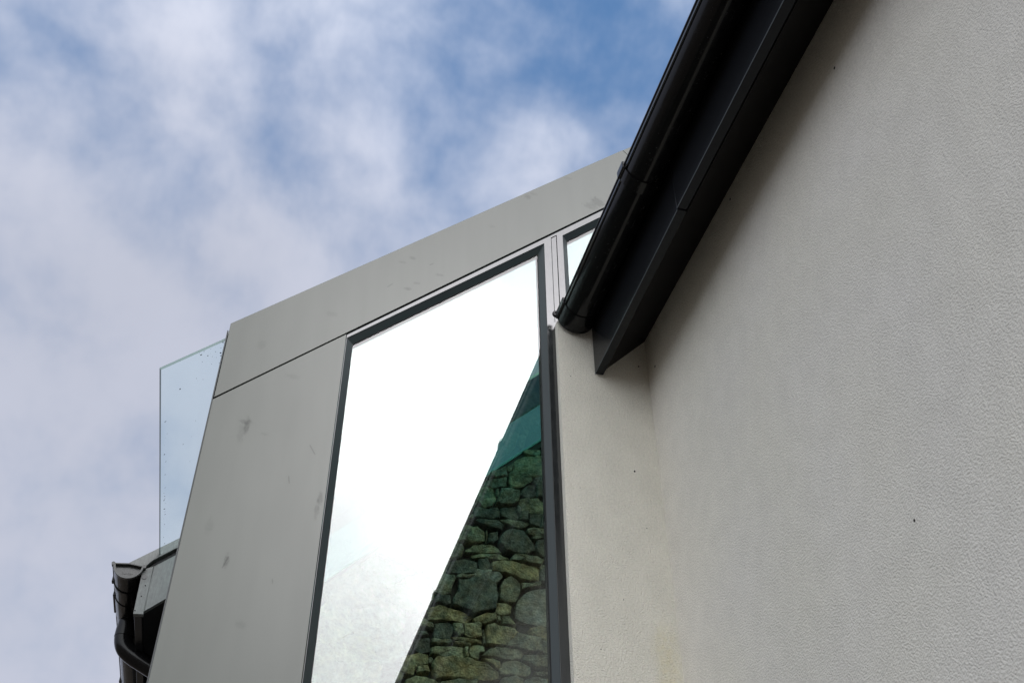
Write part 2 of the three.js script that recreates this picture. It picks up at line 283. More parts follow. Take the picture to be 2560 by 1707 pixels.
// ---------------------------------------------------------------- half-round gutters
function gutterProfile(cx, cy, r, t, side) {                              // side: which way the front lip points, -1 is left
  const pts = [], N = 26;
  for (let i = 0; i <= N; i++) { const a = Math.PI + i / N * Math.PI; pts.push([cx + r * Math.cos(a), cy + r * Math.sin(a)]); }
  for (let i = N; i >= 0; i--) { const a = Math.PI + i / N * Math.PI; pts.push([cx + (r - t) * Math.cos(a), cy + (r - t) * Math.sin(a)]); }
  return pts;
}
function rollBead(x, y, z0, z1, r) { const g = new THREE.CylinderGeometry(r, r, z1 - z0, 14, 1); g.rotateX(Math.PI / 2); g.translate(x, y, (z0 + z1) / 2); return g; }
function strap(cx, cy, r, t, z0, z1) {                                     // band hugging the outside of the gutter, hooked over its front lip
  const pts = [], N = 24, a0 = Math.PI * 0.97, a1 = Math.PI * 2;
  for (let i = 0; i <= N; i++) { const a = lerp(a0, a1, i / N); pts.push([cx + (r + t) * Math.cos(a), cy + (r + t) * Math.sin(a)]); }
  for (let i = N; i >= 0; i--) { const a = lerp(a0, a1, i / N); pts.push([cx + (r + 0.0006) * Math.cos(a), cy + (r + 0.0006) * Math.sin(a)]); }
  return mergeGeometries([alongZ(pts, z0, z1), (() => { const g = box(cx - r - t - 0.006, cx - r + 0.006, cy - 0.012, cy + 0.014, z0 - 0.002, z1 + 0.002, 0.003); const n = g.index ? g.toNonIndexed() : g; return n; })()].map((g) => { const n = g.index ? g.toNonIndexed() : g; for (const k of Object.keys(n.attributes)) if (!['position', 'normal', 'uv'].includes(k)) n.deleteAttribute(k); return n; }));
}
{
  const cx = 0.8115, cy = 2.1305 + EYE, r = 0.0545;
  const gut = thing('roof_gutter', 'black half-round plastic gutter along the eaves of the right-hand house', 'gutter', [cx, cy, 0]);
  part(gut, 'channel', alongZ(gutterProfile(cx, cy, r, 0.0025), -2.255, ZB, 0.5), M.blackPlastic);
  part(gut, 'front_lip', mergeGeometries([rollBead(cx - r - 0.001, cy + 0.002, -2.255, ZB, 0.0045), (() => { const g = new THREE.BoxGeometry(0.004, 0.016, ZB + 2.255); g.translate(cx - r - 0.0005, cy - 0.0065, (ZB - 2.255) / 2); return g; })()].map((g) => g.toNonIndexed())), M.blackPlastic);
  for (const z of [-1.66, -0.44, 0.78, 2.0, 3.2, 4.4]) part(gut, 'union_bracket', strap(cx, cy, r, 0.0035, z - 0.02, z + 0.02), M.blackPlastic);
  // stop end: a sleeve over the channel, its closing disc with a raised rim, and the clip at its front
  part(gut, 'end_sleeve', strap(cx, cy, r, 0.0032, -2.262, -2.19), M.blackPlastic);
  const disc = []; for (let i = 0; i <= 26; i++) { const a = Math.PI + i / 26 * Math.PI; disc.push([cx + (r + 0.0045) * Math.cos(a), cy + (r + 0.0045) * Math.sin(a)]); } disc.push([cx + r, cy + 0.003], [cx - r, cy + 0.003]);
  const cap = part(gut, 'end_cap', plate(disc, -2.2575, 0.006, 0.001), M.blackPlastic);
  const ring = new THREE.TorusGeometry(0.0085, 0.0048, 12, 24, Math.PI * 1.5); ring.rotateZ(Math.PI * 0.25); ring.translate(cx - r - 0.0055, cy + 0.010, -2.266);
  part(cap, 'clip', ring, M.blackPlastic);
}

// ---------------------------------------------------------------- metal-clad extension with its raking front
const ZF = -2.3;
const top = (x) => 1.9236 + 0.911 * (x + 0.205), joint = (x) => 1.6585 + 0.9125 * (x + 0.2054), head = (x) => 1.9403 + 0.898 * (x - 0.1229);
const ext = thing('metal_clad_extension', 'grey metal-clad extension front with raking top and tall sloping-headed windows', 'building', [0.5, 0, ZF - 0.02]);
{
  const XB = 1.058, k = 0.93;                                             // butt joint between the raking panels, square to the slope
  const yj = (x) => joint(x) + 0.0035;
  const xb2 = XB + 0.118;
  part(ext, 'cladding_panel', plate(up([[-0.205, yj(-0.205)], [xb2 - 0.001, yj(xb2)], [XB - 0.001, top(XB)], [-0.205, top(-0.205)]]), ZF, 0.03, 0.0008), M.clad, 'long raking metal panel along the top edge');
  part(ext, 'cladding_panel', plate(up([[xb2 + 0.001, yj(xb2)], [2.4, yj(2.4)], [2.4, top(2.4)], [XB + 0.001, top(XB)]]), ZF, 0.03, 0.0008), M.clad);
  part(ext, 'cladding_panel', plate([[-0.2068, 0.02], [0.1192, 0.02], [0.1192, joint(0.1192) - 0.002 + EYE], [-0.2068, joint(-0.2068) - 0.002 + EYE]], ZF, 0.03, 0.0008), M.clad, 'tall metal panel left of the window');
  part(ext, 'cladding_panel', plate([[0.1205, 0.02], [0.7545, 0.02], [0.7545, 0.30], [0.1205, 0.30]], ZF, 0.03, 0.0008), M.clad);
  part(ext, 'edge_trim', box(-0.2102, -0.2072, 0.02, 1.900 + EYE, -2.345, -2.3035), M.edgeTrim);
  part(ext, 'top_trim', plate(up([[-0.2095, top(-0.2095) - 0.02], [2.4, top(2.4) - 0.02], [2.4, top(2.4) - 0.003], [-0.2095, top(-0.2095) - 0.003]]), -2.3305, 0.02, 0), M.cladPlain);
  part(ext, 'backing_board', plate([[-0.20, 0.02], [0.112, 0.02], [0.112, joint(0.112) + EYE], [0.112, joint(0.112) + 0.02 + EYE], [2.38, joint(2.38) + 0.02 + EYE], [2.38, top(2.38) - 0.06 + EYE], [-0.20, top(-0.20) - 0.06 + EYE]], -2.3315, 0.02, 0), M.gasket);
  part(ext, 'side_wall', plate([[-4.55, 0.02], [-2.355, 0.02], [-2.355, 1.80 + EYE], [-4.55, 1.80 + EYE]].map(([z, y]) => [-z, y]), 0, 0.08, 0).rotateY(Math.PI / 2).translate(-0.125, 0, 0), M.cladPlain);
}
const HEADX = [0.1205, 1.58];
const win1 = [[0.1228, 0.36], [0.7315, 0.36], [0.7315, head(0.7315) + EYE], [0.1228, head(0.1228) + EYE]];
const head2 = (x) => 2.5417 + 0.911 * (x - 0.7988);
const win2 = [[0.7992, 2.20 + EYE], [1.52, 2.20 + EYE], [1.52, head2(1.52) + EYE], [0.7992, head2(0.7992) + EYE]];
{
  const y0 = 0.303, jt = (x) => joint(x) - 0.0045 + EYE;
  const slot = [[0.7572, 2.14 + EYE], [0.7772, 2.14 + EYE], [0.7772, jt(0.7772) - 0.012], [0.7572, jt(0.7572) - 0.012]];
  part(ext, 'window_frame', plate([[0.1205, y0], [2.395, y0], [2.395, jt(2.395)], [0.1205, jt(0.1205)]], ZF - 0.001, 0.06, 0.0008, [win1, win2, slot]), M.frame);
  part(ext, 'mullion_strip', plate([[0.7586, 2.135 + EYE], [0.7760, 2.135 + EYE], [0.7760, jt(0.776) - 0.0135], [0.7586, jt(0.7586) - 0.0135]], ZF - 0.0032, 0.05, 0.0008), M.frame);
}
function inset(poly, d) {                                                  // convex polygon, counter-clockwise, moved in by d
  const n = poly.length, L = [];
  for (let i = 0; i < n; i++) { const [ax, ay] = poly[i], [bx, by] = poly[(i + 1) % n], l = Math.hypot(bx - ax, by - ay), nx = -(by - ay) / l, ny = (bx - ax) / l; L.push([nx, ny, nx * ax + ny * ay + d]); }
  return L.map((b, i) => { const a = L[(i + n - 1) % n], D = a[0] * b[1] - a[1] * b[0]; return [(a[2] * b[1] - b[2] * a[1]) / D, (a[0] * b[2] - b[0] * a[2]) / D]; });
}
function wedge(a, b, ai, bi, z0, z1, z2) {                                // splayed glazing bead along one side: outer edge a-b at z0, inner edge ai-bi at z1, back at z2
  const P = [[...a, z0], [...b, z0], [...bi, z1], [...ai, z1], [...a, z2], [...b, z2], [...bi, z2], [...ai, z2]];
  const F = [[0, 1, 2, 3], [3, 2, 6, 7], [7, 6, 5, 4], [4, 5, 1, 0], [0, 3, 7, 4], [1, 5, 6, 2]], v = [];
  for (const [p, q, r, s] of F) for (const i of [p, q, r, p, r, s]) v.push(...P[i]);
  const g = new THREE.BufferGeometry(); g.setAttribute('position', new THREE.Float32BufferAttribute(v, 3)); g.computeVertexNormals();
  g.setAttribute('uv', new THREE.Float32BufferAttribute(new Float32Array(v.length / 3 * 2), 2)); return metreUV(g);
}
function glaze(poly, label) {
  const w = partGroup(ext, 'window'); w.userData.label = label;
  const inn = inset(poly, 0.0178), o = inset(poly, 0.0004), n = poly.length;
  for (let i = 0; i < n; i++) { const j = (i + 1) % n; part(w, 'glazing_bead', wedge(o[i], o[j], inn[i], inn[j], -2.3025, -2.3160, -2.3172), M.bead); }
  const lip = inset(poly, 0.0195), back = inset(poly, 0.0006);
  part(w, 'gasket', plate(back, -2.3176, 0.0016, 0, [lip.slice().reverse()]), M.gasket);
  const pane = (z, name) => { const g = new THREE.ShapeGeometry(shapeOf(back)); g.translate(0, 0, z); part(w, name, g, M.pane); };
  pane(-2.3200, 'outer_pane');
  part(w, 'spacer_bar', plate(back, -2.3206, 0.0085, 0, [inset(poly, 0.0185).reverse()]), M.gasket);
  pane(-2.3298, 'inner_pane');
  part(w, 'inner_bead', plate(back, -2.3306, 0.006, 0.001, [inset(poly, 0.021).reverse()]), M.gasket);
}
glaze(win1, 'tall window with sloping head mirroring bright cloud and showing stones');
glaze(win2, 'second window half hidden behind the black gutter');

// ---------------------------------------------------------------- glass roof over the link behind the front
const ROOF_OFF = 0.03, rp = (x) => top(x) - ROOF_OFF;
function roofPane(parent, name, x0, x1, z0, z1, mat, edgeMat, thick = 0.010) {
  // a sheet in the slope between x0 and x1, from z0 (near) back to z1, with its polished edges as strips
  const c = Math.cos(Math.atan(0.911)), s = Math.sin(Math.atan(0.911)), nx = -s * thick, ny = c * thick;
  const P = (x, z, h) => [x + nx * h, rp(x) + EYE + ny * h, z];
  const quad = (a, b, d, e) => { const g = new THREE.BufferGeometry(); g.setAttribute('position', new THREE.Float32BufferAttribute([...a, ...b, ...d, ...a, ...d, ...e], 3)); g.computeVertexNormals(); g.setAttribute('uv', new THREE.Float32BufferAttribute([0, 0, 1, 0, 1, 1, 0, 0, 1, 1, 0, 1], 2)); return g; };
  const m = part(parent, name, quad(P(x0, z0, 0), P(x1, z0, 0), P(x1, z1, 0), P(x0, z1, 0)), mat);
  const edges = [quad(P(x0, z0, 0), P(x1, z0, 0), P(x1, z0, 1), P(x0, z0, 1)), quad(P(x0, z1, 0), P(x0, z0, 0), P(x0, z0, 1), P(x0, z1, 1)), quad(P(x1, z1, 0), P(x0, z1, 0), P(x0, z1, 1), P(x1, z1, 1))];
  part(m, 'polished_edge', mergeGeometries(edges), edgeMat);
  return m;
}
const ZS = -4.575;
const glassRoof = thing('glass_roof', 'sloping roof of glass sheets, its lowest pale sheet overhanging left of the metal', 'roof', [-0.2, 1.75 + EYE, -3.4]);
const eavePane = roofPane(glassRoof, 'eaves_pane', -0.3595, -0.118, -2.336, -3.86, M.roofGlass, M.glassEdge, 0.008);
roofPane(glassRoof, 'roof_pane', -0.115, 2.4, -2.336, -3.735, M.lightGlass, M.tealEdge);
roofPane(glassRoof, 'roof_pane', -0.115, 2.4, -3.740, -4.105, M.deepGlass, M.tealEdge);
roofPane(glassRoof, 'roof_pane', -0.115, 2.4, -4.110, -4.60, M.tealGlass, M.tealEdge);
{ // lichen specks and dried drops caught on the overhanging sheet
  const r2 = mulberry(77), list = [];
  const add = (x, z, s) => { const g = new THREE.IcosahedronGeometry(s, 0); g.scale(1 + r2() * 1.5, 0.25, 1 + r2() * 2.5); g.rotateY(r2() * 3.1); g.rotateZ(Math.atan(0.911)); g.translate(x, rp(x) + EYE + 0.012, z); list.push(g.toNonIndexed ? g : g); };
  for (let i = 0; i < 26; i++) add(-0.353 + r2() * r2() * 0.012, lerp(-2.6, -3.6, r2()), 0.0004 + r2() * 0.0009);
  for (let i = 0; i < 26; i++) add(lerp(-0.30, -0.215, Math.sqrt(r2())), -2.35 - r2() * r2() * 0.16, 0.0004 + r2() * 0.001);
  for (let i = 0; i < 9; i++) add(lerp(-0.33, -0.25, r2()), -2.4 - r2() * 0.5, 0.0004 + r2() * 0.0009);
  const d = part(eavePane, 'lichen_specks', mergeGeometries(list), M.speck); d.userData.kind = 'stuff';
}

// ---------------------------------------------------------------- rubble stone wall behind the window
const stoneWall = thing('rubble_stone_wall', 'dry rubble stone wall of grey-green stones seen through the tall window', 'wall', [0.9, 0, ZS]);
part(stoneWall, 'wall_core', alongZ([[-0.12, 0], [2.4, 0], [2.4, rp(2.4) - 0.035 + EYE], [-0.12, rp(-0.12) - 0.035 + EYE]], ZS - 0.4, ZS - 0.035), M.mortar);
part(stoneWall, 'wall_plate', alongZ([[-0.12, rp(-0.12) - 0.05 + EYE], [2.4, rp(2.4) - 0.05 + EYE], [2.4, rp(2.4) - 0.003 + EYE], [-0.12, rp(-0.12) - 0.003 + EYE]], ZS - 0.4, ZS - 0.012), M.mortar);
part(glassRoof, 'edge_seal', alongZ([[-0.11, rp(-0.11) - 0.011 + EYE], [2.4, rp(2.4) - 0.011 + EYE], [2.4, rp(2.4) - 0.0025 + EYE], [-0.11, rp(-0.11) - 0.0025 + EYE]], ZS - 0.0115, ZS - 0.004), M.tealEdge);
function stoneGeometry(poly, h, seed) {
  const r = mulberry(seed), n = poly.length;
  let cx = 0, cy = 0; for (const [x, y] of poly) { cx += x / n; cy += y / n; }
  const out = [];                                                         // outline resampled, corners eased, edges roughened
  for (let i = 0; i < n; i++) {
    const [ax, ay] = poly[i], [bx, by] = poly[(i + 1) % n], l = Math.hypot(bx - ax, by - ay), k = Math.max(2, Math.min(5, Math.round(l / 0.022)));
    for (let q = 0; q < k; q++) { const t = (q + 0.08) / k, j = (r() - 0.5) * 0.006; out.push([lerp(ax, bx, t) - (by - ay) / l * j, lerp(ay, by, t) + (bx - ax) / l * j]); }
  }
  const tx = (r() - 0.5) * 0.35, ty = (r() - 0.4) * 0.35, sx = r() * 40, sy = r() * 40;    // the face leans a little
  const rings = [[-0.002, -0.035], [-0.002, h * 0.62], [0.002, h * 0.92], [0.007, h], [0.024, h * 1.02], [0.045, h * 1.02]];
  const V = [], N = out.length;
  rings.forEach(([d, z], k) => {
    for (const [x, y] of out) {
      const l = Math.hypot(x - cx, y - cy), q = 1 - Math.min(d, l * (0.12 * k + (k > 3 ? 0.12 : 0))) / l, px = cx + (x - cx) * q, py = cy + (y - cy) * q;
      const face = k > 1 ? tx * (px - cx) + ty * (py - cy) + 0.011 * fbm(px * 13 + sx, py * 13 + sy, 3) + 0.006 * perlin(px * 60 + sx, py * 60 + sy) : 0;
      V.push(px + 0.004 * perlin(px * 70 + sy, py * 70), py + 0.004 * perlin(px * 70, py * 70 + sx), z + face);
    }
  });
  V.push(cx, cy, h * 1.02 + 0.011 * fbm(cx * 13 + sx, cy * 13 + sy, 3));
  const I = [];
  for (let k = 0; k < rings.length - 1; k++) for (let i = 0; i < N; i++) { const a = k * N + i, b = k * N + (i + 1) % N, c = a + N, d = b + N; I.push(a, b, d, a, d, c); }
  const last = (rings.length - 1) * N; for (let i = 0; i < N; i++) I.push(last + i, last + (i + 1) % N, V.length / 3 - 1);
  let g = new THREE.BufferGeometry(); g.setAttribute('position', new THREE.Float32BufferAttribute(V, 3)); g.setIndex(I);
  g = toCreasedNormals(g, 0.5);
  const p = g.attributes.position, uv = new Float32Array(p.count * 2), ou = r() * 3, ov = r() * 3, ang = r() * 6.28, ca = Math.cos(ang), sa = Math.sin(ang);
  for (let i = 0; i < p.count; i++) { const x = p.getX(i), y = p.getY(i) + p.getZ(i) * 0.6; uv[i * 2] = ou + x * ca - y * sa; uv[i * 2 + 1] = ov + x * sa + y * ca; }
  g.setAttribute('uv', new THREE.BufferAttribute(uv, 2)); g.translate(0, 0, ZS); return g;
}
// outlines measured on the photograph, in millimetres on the wall's own face (x to the right, y above eye height)
const STONES = [
  ['g', [1232, 3162, 1295, 3203, 1413, 3223, 1413, 3091, 1329, 3082, 1268, 3092, 1221, 3097]],
  ['m', [1192, 3118, 1231, 3159, 1219, 3097, 1196, 3089]],
  ['m', [1096, 3061, 1182, 3110, 1190, 3055, 1125, 3035, 1100, 3037]],
  ['m', [1068, 3018, 1125, 3032, 1190, 3052, 1187, 2986, 1125, 2972, 1079, 2981, 1055, 2974]],
  ['g', [1201, 3078, 1221, 3092, 1268, 3090, 1325, 3077, 1330, 3053, 1285, 3013, 1210, 2978, 1199, 3020]],
  ['b', [1336, 3062, 1418, 3079, 1418, 3038, 1353, 3033]],
  ['g', [1048, 2969, 1097, 2982, 1120, 2940, 1128, 2905, 1105, 2855, 1063, 2835, 1021, 2874, 1018, 2889]],
  ['m', [1129, 2965, 1141, 2963, 1142, 2923, 1131, 2922]],
  ['m', [1153, 2971, 1210, 2978, 1259, 2967, 1251, 2896, 1174, 2869, 1124, 2870, 1144, 2920]],
  ['d', [1266, 2970, 1303, 3012, 1348, 3028, 1348, 2951, 1298, 2941, 1263, 2950]],
  ['d', [1352, 3028, 1418, 3033, 1415, 2981, 1387, 2957, 1351, 2949]],
  ['g', [1253, 2916, 1280, 2933, 1362, 2945, 1404, 2907, 1401, 2863, 1314, 2851, 1272, 2860]],
  ['d', [1098, 2842, 1139, 2848, 1148, 2831, 1105, 2834]],
  ['d', [1001, 2834, 1046, 2829, 1098, 2831, 1146, 2818, 1139, 2779, 1081, 2769, 1013, 2776]],
  ['d', [1153, 2852, 1237, 2872, 1254, 2801, 1202, 2794, 1153, 2800]],
  ['b', [1242, 2883, 1266, 2865, 1256, 2827, 1244, 2852]],
  ['d', [1259, 2847, 1303, 2846, 1299, 2791, 1257, 2793]],
  ['d', [1310, 2839, 1388, 2853, 1373, 2801, 1365, 2769, 1313, 2777]],
  ['d', [1381, 2837, 1420, 2843, 1417, 2769, 1369, 2766]],
  ['d', [1000, 2744, 1023, 2757, 1136, 2763, 1170, 2742, 1153, 2713, 1071, 2728]],
  ['m', [1143, 2779, 1202, 2790, 1264, 2789, 1309, 2773, 1270, 2748, 1219, 2745]],
  ['m', [972, 2755, 999, 2791, 1008, 2764]],
  ['g', [1284, 3244, 1347, 3259, 1381, 3262, 1378, 3223, 1313, 3214]],
  ['g', [1387, 3264, 1418, 3271, 1417, 3234, 1387, 3236]],
  ['g', [916, 2628, 942, 2661, 961, 2716, 1028, 2713, 1065, 2688, 1066, 2641, 1016, 2629, 936, 2622]],
  ['m', [1079, 2714, 1086, 2692, 1077, 2632, 1071, 2634]],
  ['d', [1090, 2691, 1139, 2705, 1140, 2651, 1107, 2636, 1086, 2637]],
  ['d', [1146, 2663, 1171, 2708, 1213, 2734, 1275, 2728, 1329, 2658, 1335, 2626, 1283, 2591, 1215, 2593, 1175, 2599, 1142, 2630]],
  ['m', [1296, 2740, 1331, 2759, 1418, 2758, 1421, 2731, 1354, 2716, 1299, 2716]],
  ['m', [1316, 2699, 1354, 2711, 1394, 2708, 1353, 2688, 1322, 2688]],
  ['d', [1343, 2677, 1388, 2690, 1385, 2592, 1351, 2595, 1339, 2638]],
  ['d', [1393, 2682, 1427, 2709, 1424, 2575, 1392, 2578]],
  ['m', [889, 2562, 917, 2604, 947, 2599, 961, 2569, 939, 2526, 883, 2522]],
  ['g', [971, 2581, 1016, 2617, 1097, 2630, 1141, 2614, 1159, 2586, 1114, 2584, 997, 2571, 971, 2566]],
  ['g', [1001, 2554, 1064, 2571, 1148, 2573, 1195, 2555, 1191, 2545, 1091, 2542, 1064, 2550, 1008, 2538]],
  ['m', [1205, 2563, 1229, 2584, 1351, 2588, 1385, 2572, 1367, 2546, 1292, 2544, 1208, 2547]],
  ['d', [881, 2504, 959, 2530, 1034, 2516, 1030, 2456, 967, 2445, 876, 2445]],
  ['d', [1040, 2538, 1081, 2543, 1096, 2516, 1096, 2447, 1040, 2450]],
  ['w', [1102, 2518, 1164, 2539, 1231, 2538, 1346, 2528, 1355, 2512, 1347, 2448, 1277, 2443, 1164, 2466, 1101, 2465]],
  ['m', [854, 2436, 916, 2433, 921, 2418, 899, 2333, 858, 2324, 823, 2340, 821, 2371]],
  ['m', [929, 2429, 974, 2442, 1028, 2446, 981, 2420, 935, 2418]],
  ['d', [943, 2409, 987, 2414, 1039, 2435, 1092, 2431, 1130, 2397, 1135, 2341, 1122, 2266, 1014, 2227, 978, 2249, 909, 2270, 918, 2315, 939, 2365]],
  ['m', [1152, 2393, 1174, 2441, 1204, 2459, 1237, 2449, 1256, 2421, 1251, 2375, 1230, 2326, 1180, 2319, 1151, 2332]],
  ['m', [1260, 2430, 1359, 2440, 1359, 2423, 1310, 2412, 1263, 2401]],
  ['b', [1236, 2324, 1276, 2373, 1313, 2400, 1424, 2414, 1425, 2249, 1423, 2205, 1277, 2225, 1230, 2243]],
  ['p', [1131, 2306, 1187, 2310, 1209, 2294, 1202, 2254, 1151, 2246, 1129, 2259]],
  ['d', [824, 2313, 896, 2314, 901, 2266, 861, 2265, 823, 2270]],
  ['w', [785, 2235, 846, 2262, 906, 2252, 973, 2238, 1013, 2213, 982, 2190, 900, 2197, 798, 2186]],
  ['g', [1159, 2239, 1194, 2246, 1232, 2194, 1161, 2204]],
  ['d', [1359, 2514, 1421, 2529, 1418, 2448, 1358, 2448]],
  ['m', [1367, 2544, 1422, 2553, 1421, 2533, 1366, 2524]],
  ['w', [1016, 2213, 1085, 2247, 1127, 2248, 1130, 2215, 1075, 2194, 1026, 2198]],
  ['m', [1134, 2234, 1146, 2237, 1155, 2203, 1135, 2208]],
  ['g', [923, 2182, 966, 2176, 973, 2128, 947, 2115, 927, 2142]],
  ['p', [977, 2181, 1041, 2190, 1057, 2179, 1056, 2123, 1020, 2116, 977, 2125]],
  ['d', [832, 2168, 901, 2183, 919, 2156, 910, 2110, 903, 2099, 825, 2090, 830, 2139]],
  ['p', [1083, 2189, 1123, 2197, 1225, 2181, 1243, 2165, 1183, 2096, 1153, 2103, 1087, 2100, 1076, 2147]],
  ['m', [1245, 2162, 1356, 2145, 1358, 2075, 1298, 2072, 1187, 2092, 1207, 2125]],
  ['w', [915, 2109, 969, 2112, 1057, 2108, 1059, 2089, 1013, 2090, 922, 2098]],
  ['p', [920, 2074, 969, 2093, 1007, 2083, 1003, 2071]],
  ['m', [817, 2083, 907, 2093, 911, 2073, 847, 2061, 817, 2066]],
  ['d', [736, 2077, 805, 2086, 810, 2022, 770, 2016, 738, 2032]],
  ['m', [739, 2133, 761, 2190, 817, 2163, 823, 2142]],
  ['d', [730, 2105, 790, 2119, 799, 2094, 724, 2086]],
  ['g', [813, 2039, 840, 2052, 969, 2063, 972, 2012, 907, 2007, 814, 2011]],
  ['g', [978, 2062, 995, 2066, 995, 2012, 979, 2012]],
  ['g', [1008, 2075, 1035, 2084, 1075, 2078, 1075, 2053, 1051, 2046, 1047, 2010, 1004, 2023]],
  ['m', [1052, 2017, 1102, 2069, 1138, 2080, 1242, 2081, 1267, 2057, 1253, 2031, 1168, 2022, 1124, 2025]],
  ['w', [1055, 2006, 1113, 2015, 1151, 2004, 1142, 1964, 1106, 1986]],
  ['m', [1149, 1993, 1183, 2018, 1234, 2023, 1301, 1997, 1303, 1973, 1278, 1952, 1154, 1950]],
  ['m', [1272, 2053, 1414, 2061, 1414, 2002, 1353, 2000, 1261, 2027]],
  ['w', [823, 1964, 843, 1994, 914, 2005, 1015, 2001, 1095, 1984, 1142, 1949, 1146, 1918, 1045, 1904, 952, 1906, 847, 1899, 828, 1929]],
  ['w', [683, 1992, 763, 2011, 802, 2009, 804, 1960, 752, 1951, 734, 1899, 678, 1914]],
  ['p', [753, 1946, 804, 1957, 813, 1924, 754, 1915]],
  ['g', [705, 1871, 749, 1895, 798, 1893, 854, 1876, 849, 1849, 704, 1836]],
  ['m', [807, 1998, 828, 1989, 822, 1968, 809, 1967]],
  ['m', [1161, 1926, 1226, 1945, 1266, 1935, 1259, 1899, 1161, 1890]],
  ['b', [1275, 1936, 1322, 1953, 1411, 1946, 1409, 1914, 1274, 1901]],
  ['m', [1319, 1973, 1413, 1986, 1412, 1965, 1333, 1960]],
  ['m', [657, 1908, 692, 1904, 684, 1869, 658, 1859]],
  ['m', [1068, 2164, 1075, 2128, 1082, 2095, 1065, 2090, 1063, 2150]],
  ['d', [698, 2050, 727, 2071, 728, 2010, 694, 2003]],
  ['m', [861, 1882, 953, 1901, 1042, 1900, 1039, 1864, 863, 1847]],
  ['m', [1364, 2140, 1421, 2146, 1419, 2081, 1370, 2076]]
];
const area2 = (p) => { let a = 0; for (let i = 0; i < p.length; i++) { const [x0, y0] = p[i], [x1, y1] = p[(i + 1) % p.length]; a += x0 * y1 - x1 * y0; } return a; };
const measured = [];
STONES.forEach(([tone, flat], k) => {
  let poly = []; for (let i = 0; i < flat.length; i += 2) poly.push([flat[i] / 1000, flat[i + 1] / 1000 + EYE]);
  if (area2(poly) < 0) poly.reverse();
  measured.push(poly);
  part(stoneWall, 'stone', stoneGeometry(poly, 0.012 + ((k * 37) % 11) / 11 * 0.028, 500 + k), M.stones[tone]);
});
{ // the rest of the wall: cells round scattered centres, each cut back by its joint
  const r = mulberry(4242), inHull = (x, y) => measured.some((p) => { let inside = false; for (let i = 0, j = p.length - 1; i < p.length; j = i++) { const [xi, yi] = p[i], [xj, yj] = p[j]; if ((yi > y) !== (yj > y) && x < (xj - xi) * (y - yi) / (yj - yi) + xi) inside = !inside; } return inside; });
  const AX = 1.5, sites = [];
  for (const p of measured) { let cx = 0, cy = 0; for (const [x, y] of p) { cx += x / p.length; cy += y / p.length; } sites.push({ x: cx / AX, y: cy, w: Math.abs(area2(p)) / 2 / AX / 5, fixed: true }); }
  for (let t = 0; t < 5000; t++) {
    const x = lerp(-0.1, 2.3, r()), y = lerp(1.5, 5.6, r()), s = 0.05 + r() * r() * 0.06;
    if (y > rp(x) + EYE - 0.05 || y > 4.9 || inHull(x, y)) continue;
    if (sites.some((q) => Math.hypot(q.x - x / AX, q.y - y) < (q.fixed ? 0.035 + Math.sqrt(q.w) * 0.9 : (s + q.s) * 0.9))) continue;
    sites.push({ x: x / AX, y, s, w: s * s * 0.5 });
  }
  let count = 0;
  sites.forEach((a, ia) => {
    if (a.fixed || count > 200) return;
    let poly = [[-0.12 / AX, 1.4], [2.38 / AX, 1.4], [2.38 / AX, 5.6], [-0.12 / AX, 5.6]];
    const cut = (nx, ny, d) => { const o = []; for (let i = 0; i < poly.length; i++) { const p = poly[i], q = poly[(i + 1) % poly.length], a1 = nx * p[0] + ny * p[1] - d, b1 = nx * q[0] + ny * q[1] - d; if (a1 <= 0) o.push(p); if (a1 * b1 < 0) { const t = a1 / (a1 - b1); o.push([lerp(p[0], q[0], t), lerp(p[1], q[1], t)]); } } poly = o; };
    sites.forEach((b, ib) => { if (ib === ia) return; const dx = b.x - a.x, dy = b.y - a.y, l = Math.hypot(dx, dy); if (l > 0.6) return; const d = (b.x * b.x + b.y * b.y - b.w - a.x * a.x - a.y * a.y + a.w) / 2; cut(dx / l, dy / l, d / l - 0.0015); });
    const sl = Math.hypot(0.911 * AX, 1); cut(-0.911 * AX / sl, 1 / sl, (rp(0) + EYE - 0.045) / sl);
    if (poly.length < 3) return;
    poly = poly.map(([x, y]) => [x * AX, y]).filter((p, i, P) => Math.hypot(p[0] - P[(i + 1) % P.length][0], p[1] - P[(i + 1) % P.length][1]) > 0.008);
    if (poly.length < 3 || Math.abs(area2(poly)) / 2 < 0.0012) return;
    if (area2(poly) < 0) poly.reverse();
    count++;
    part(stoneWall, 'stone', stoneGeometry(poly, 0.006 + r() * 0.022, 9000 + ia), M.stones['gmdwbm'[Math.floor(r() * 6)]]);
  });
  console.log('fill stones', count, 'measured', measured.length);
}
// the link's floor and its far side, seen only through glass
part(ext, 'inner_wall', box(2.4, 2.5, 0.02, 4.3 + EYE, ZS, -2.57), M.plaster);
part(ext, 'floor', box(-0.12, 2.4, 0.004, 0.06, ZS, -2.36), M.plaster);

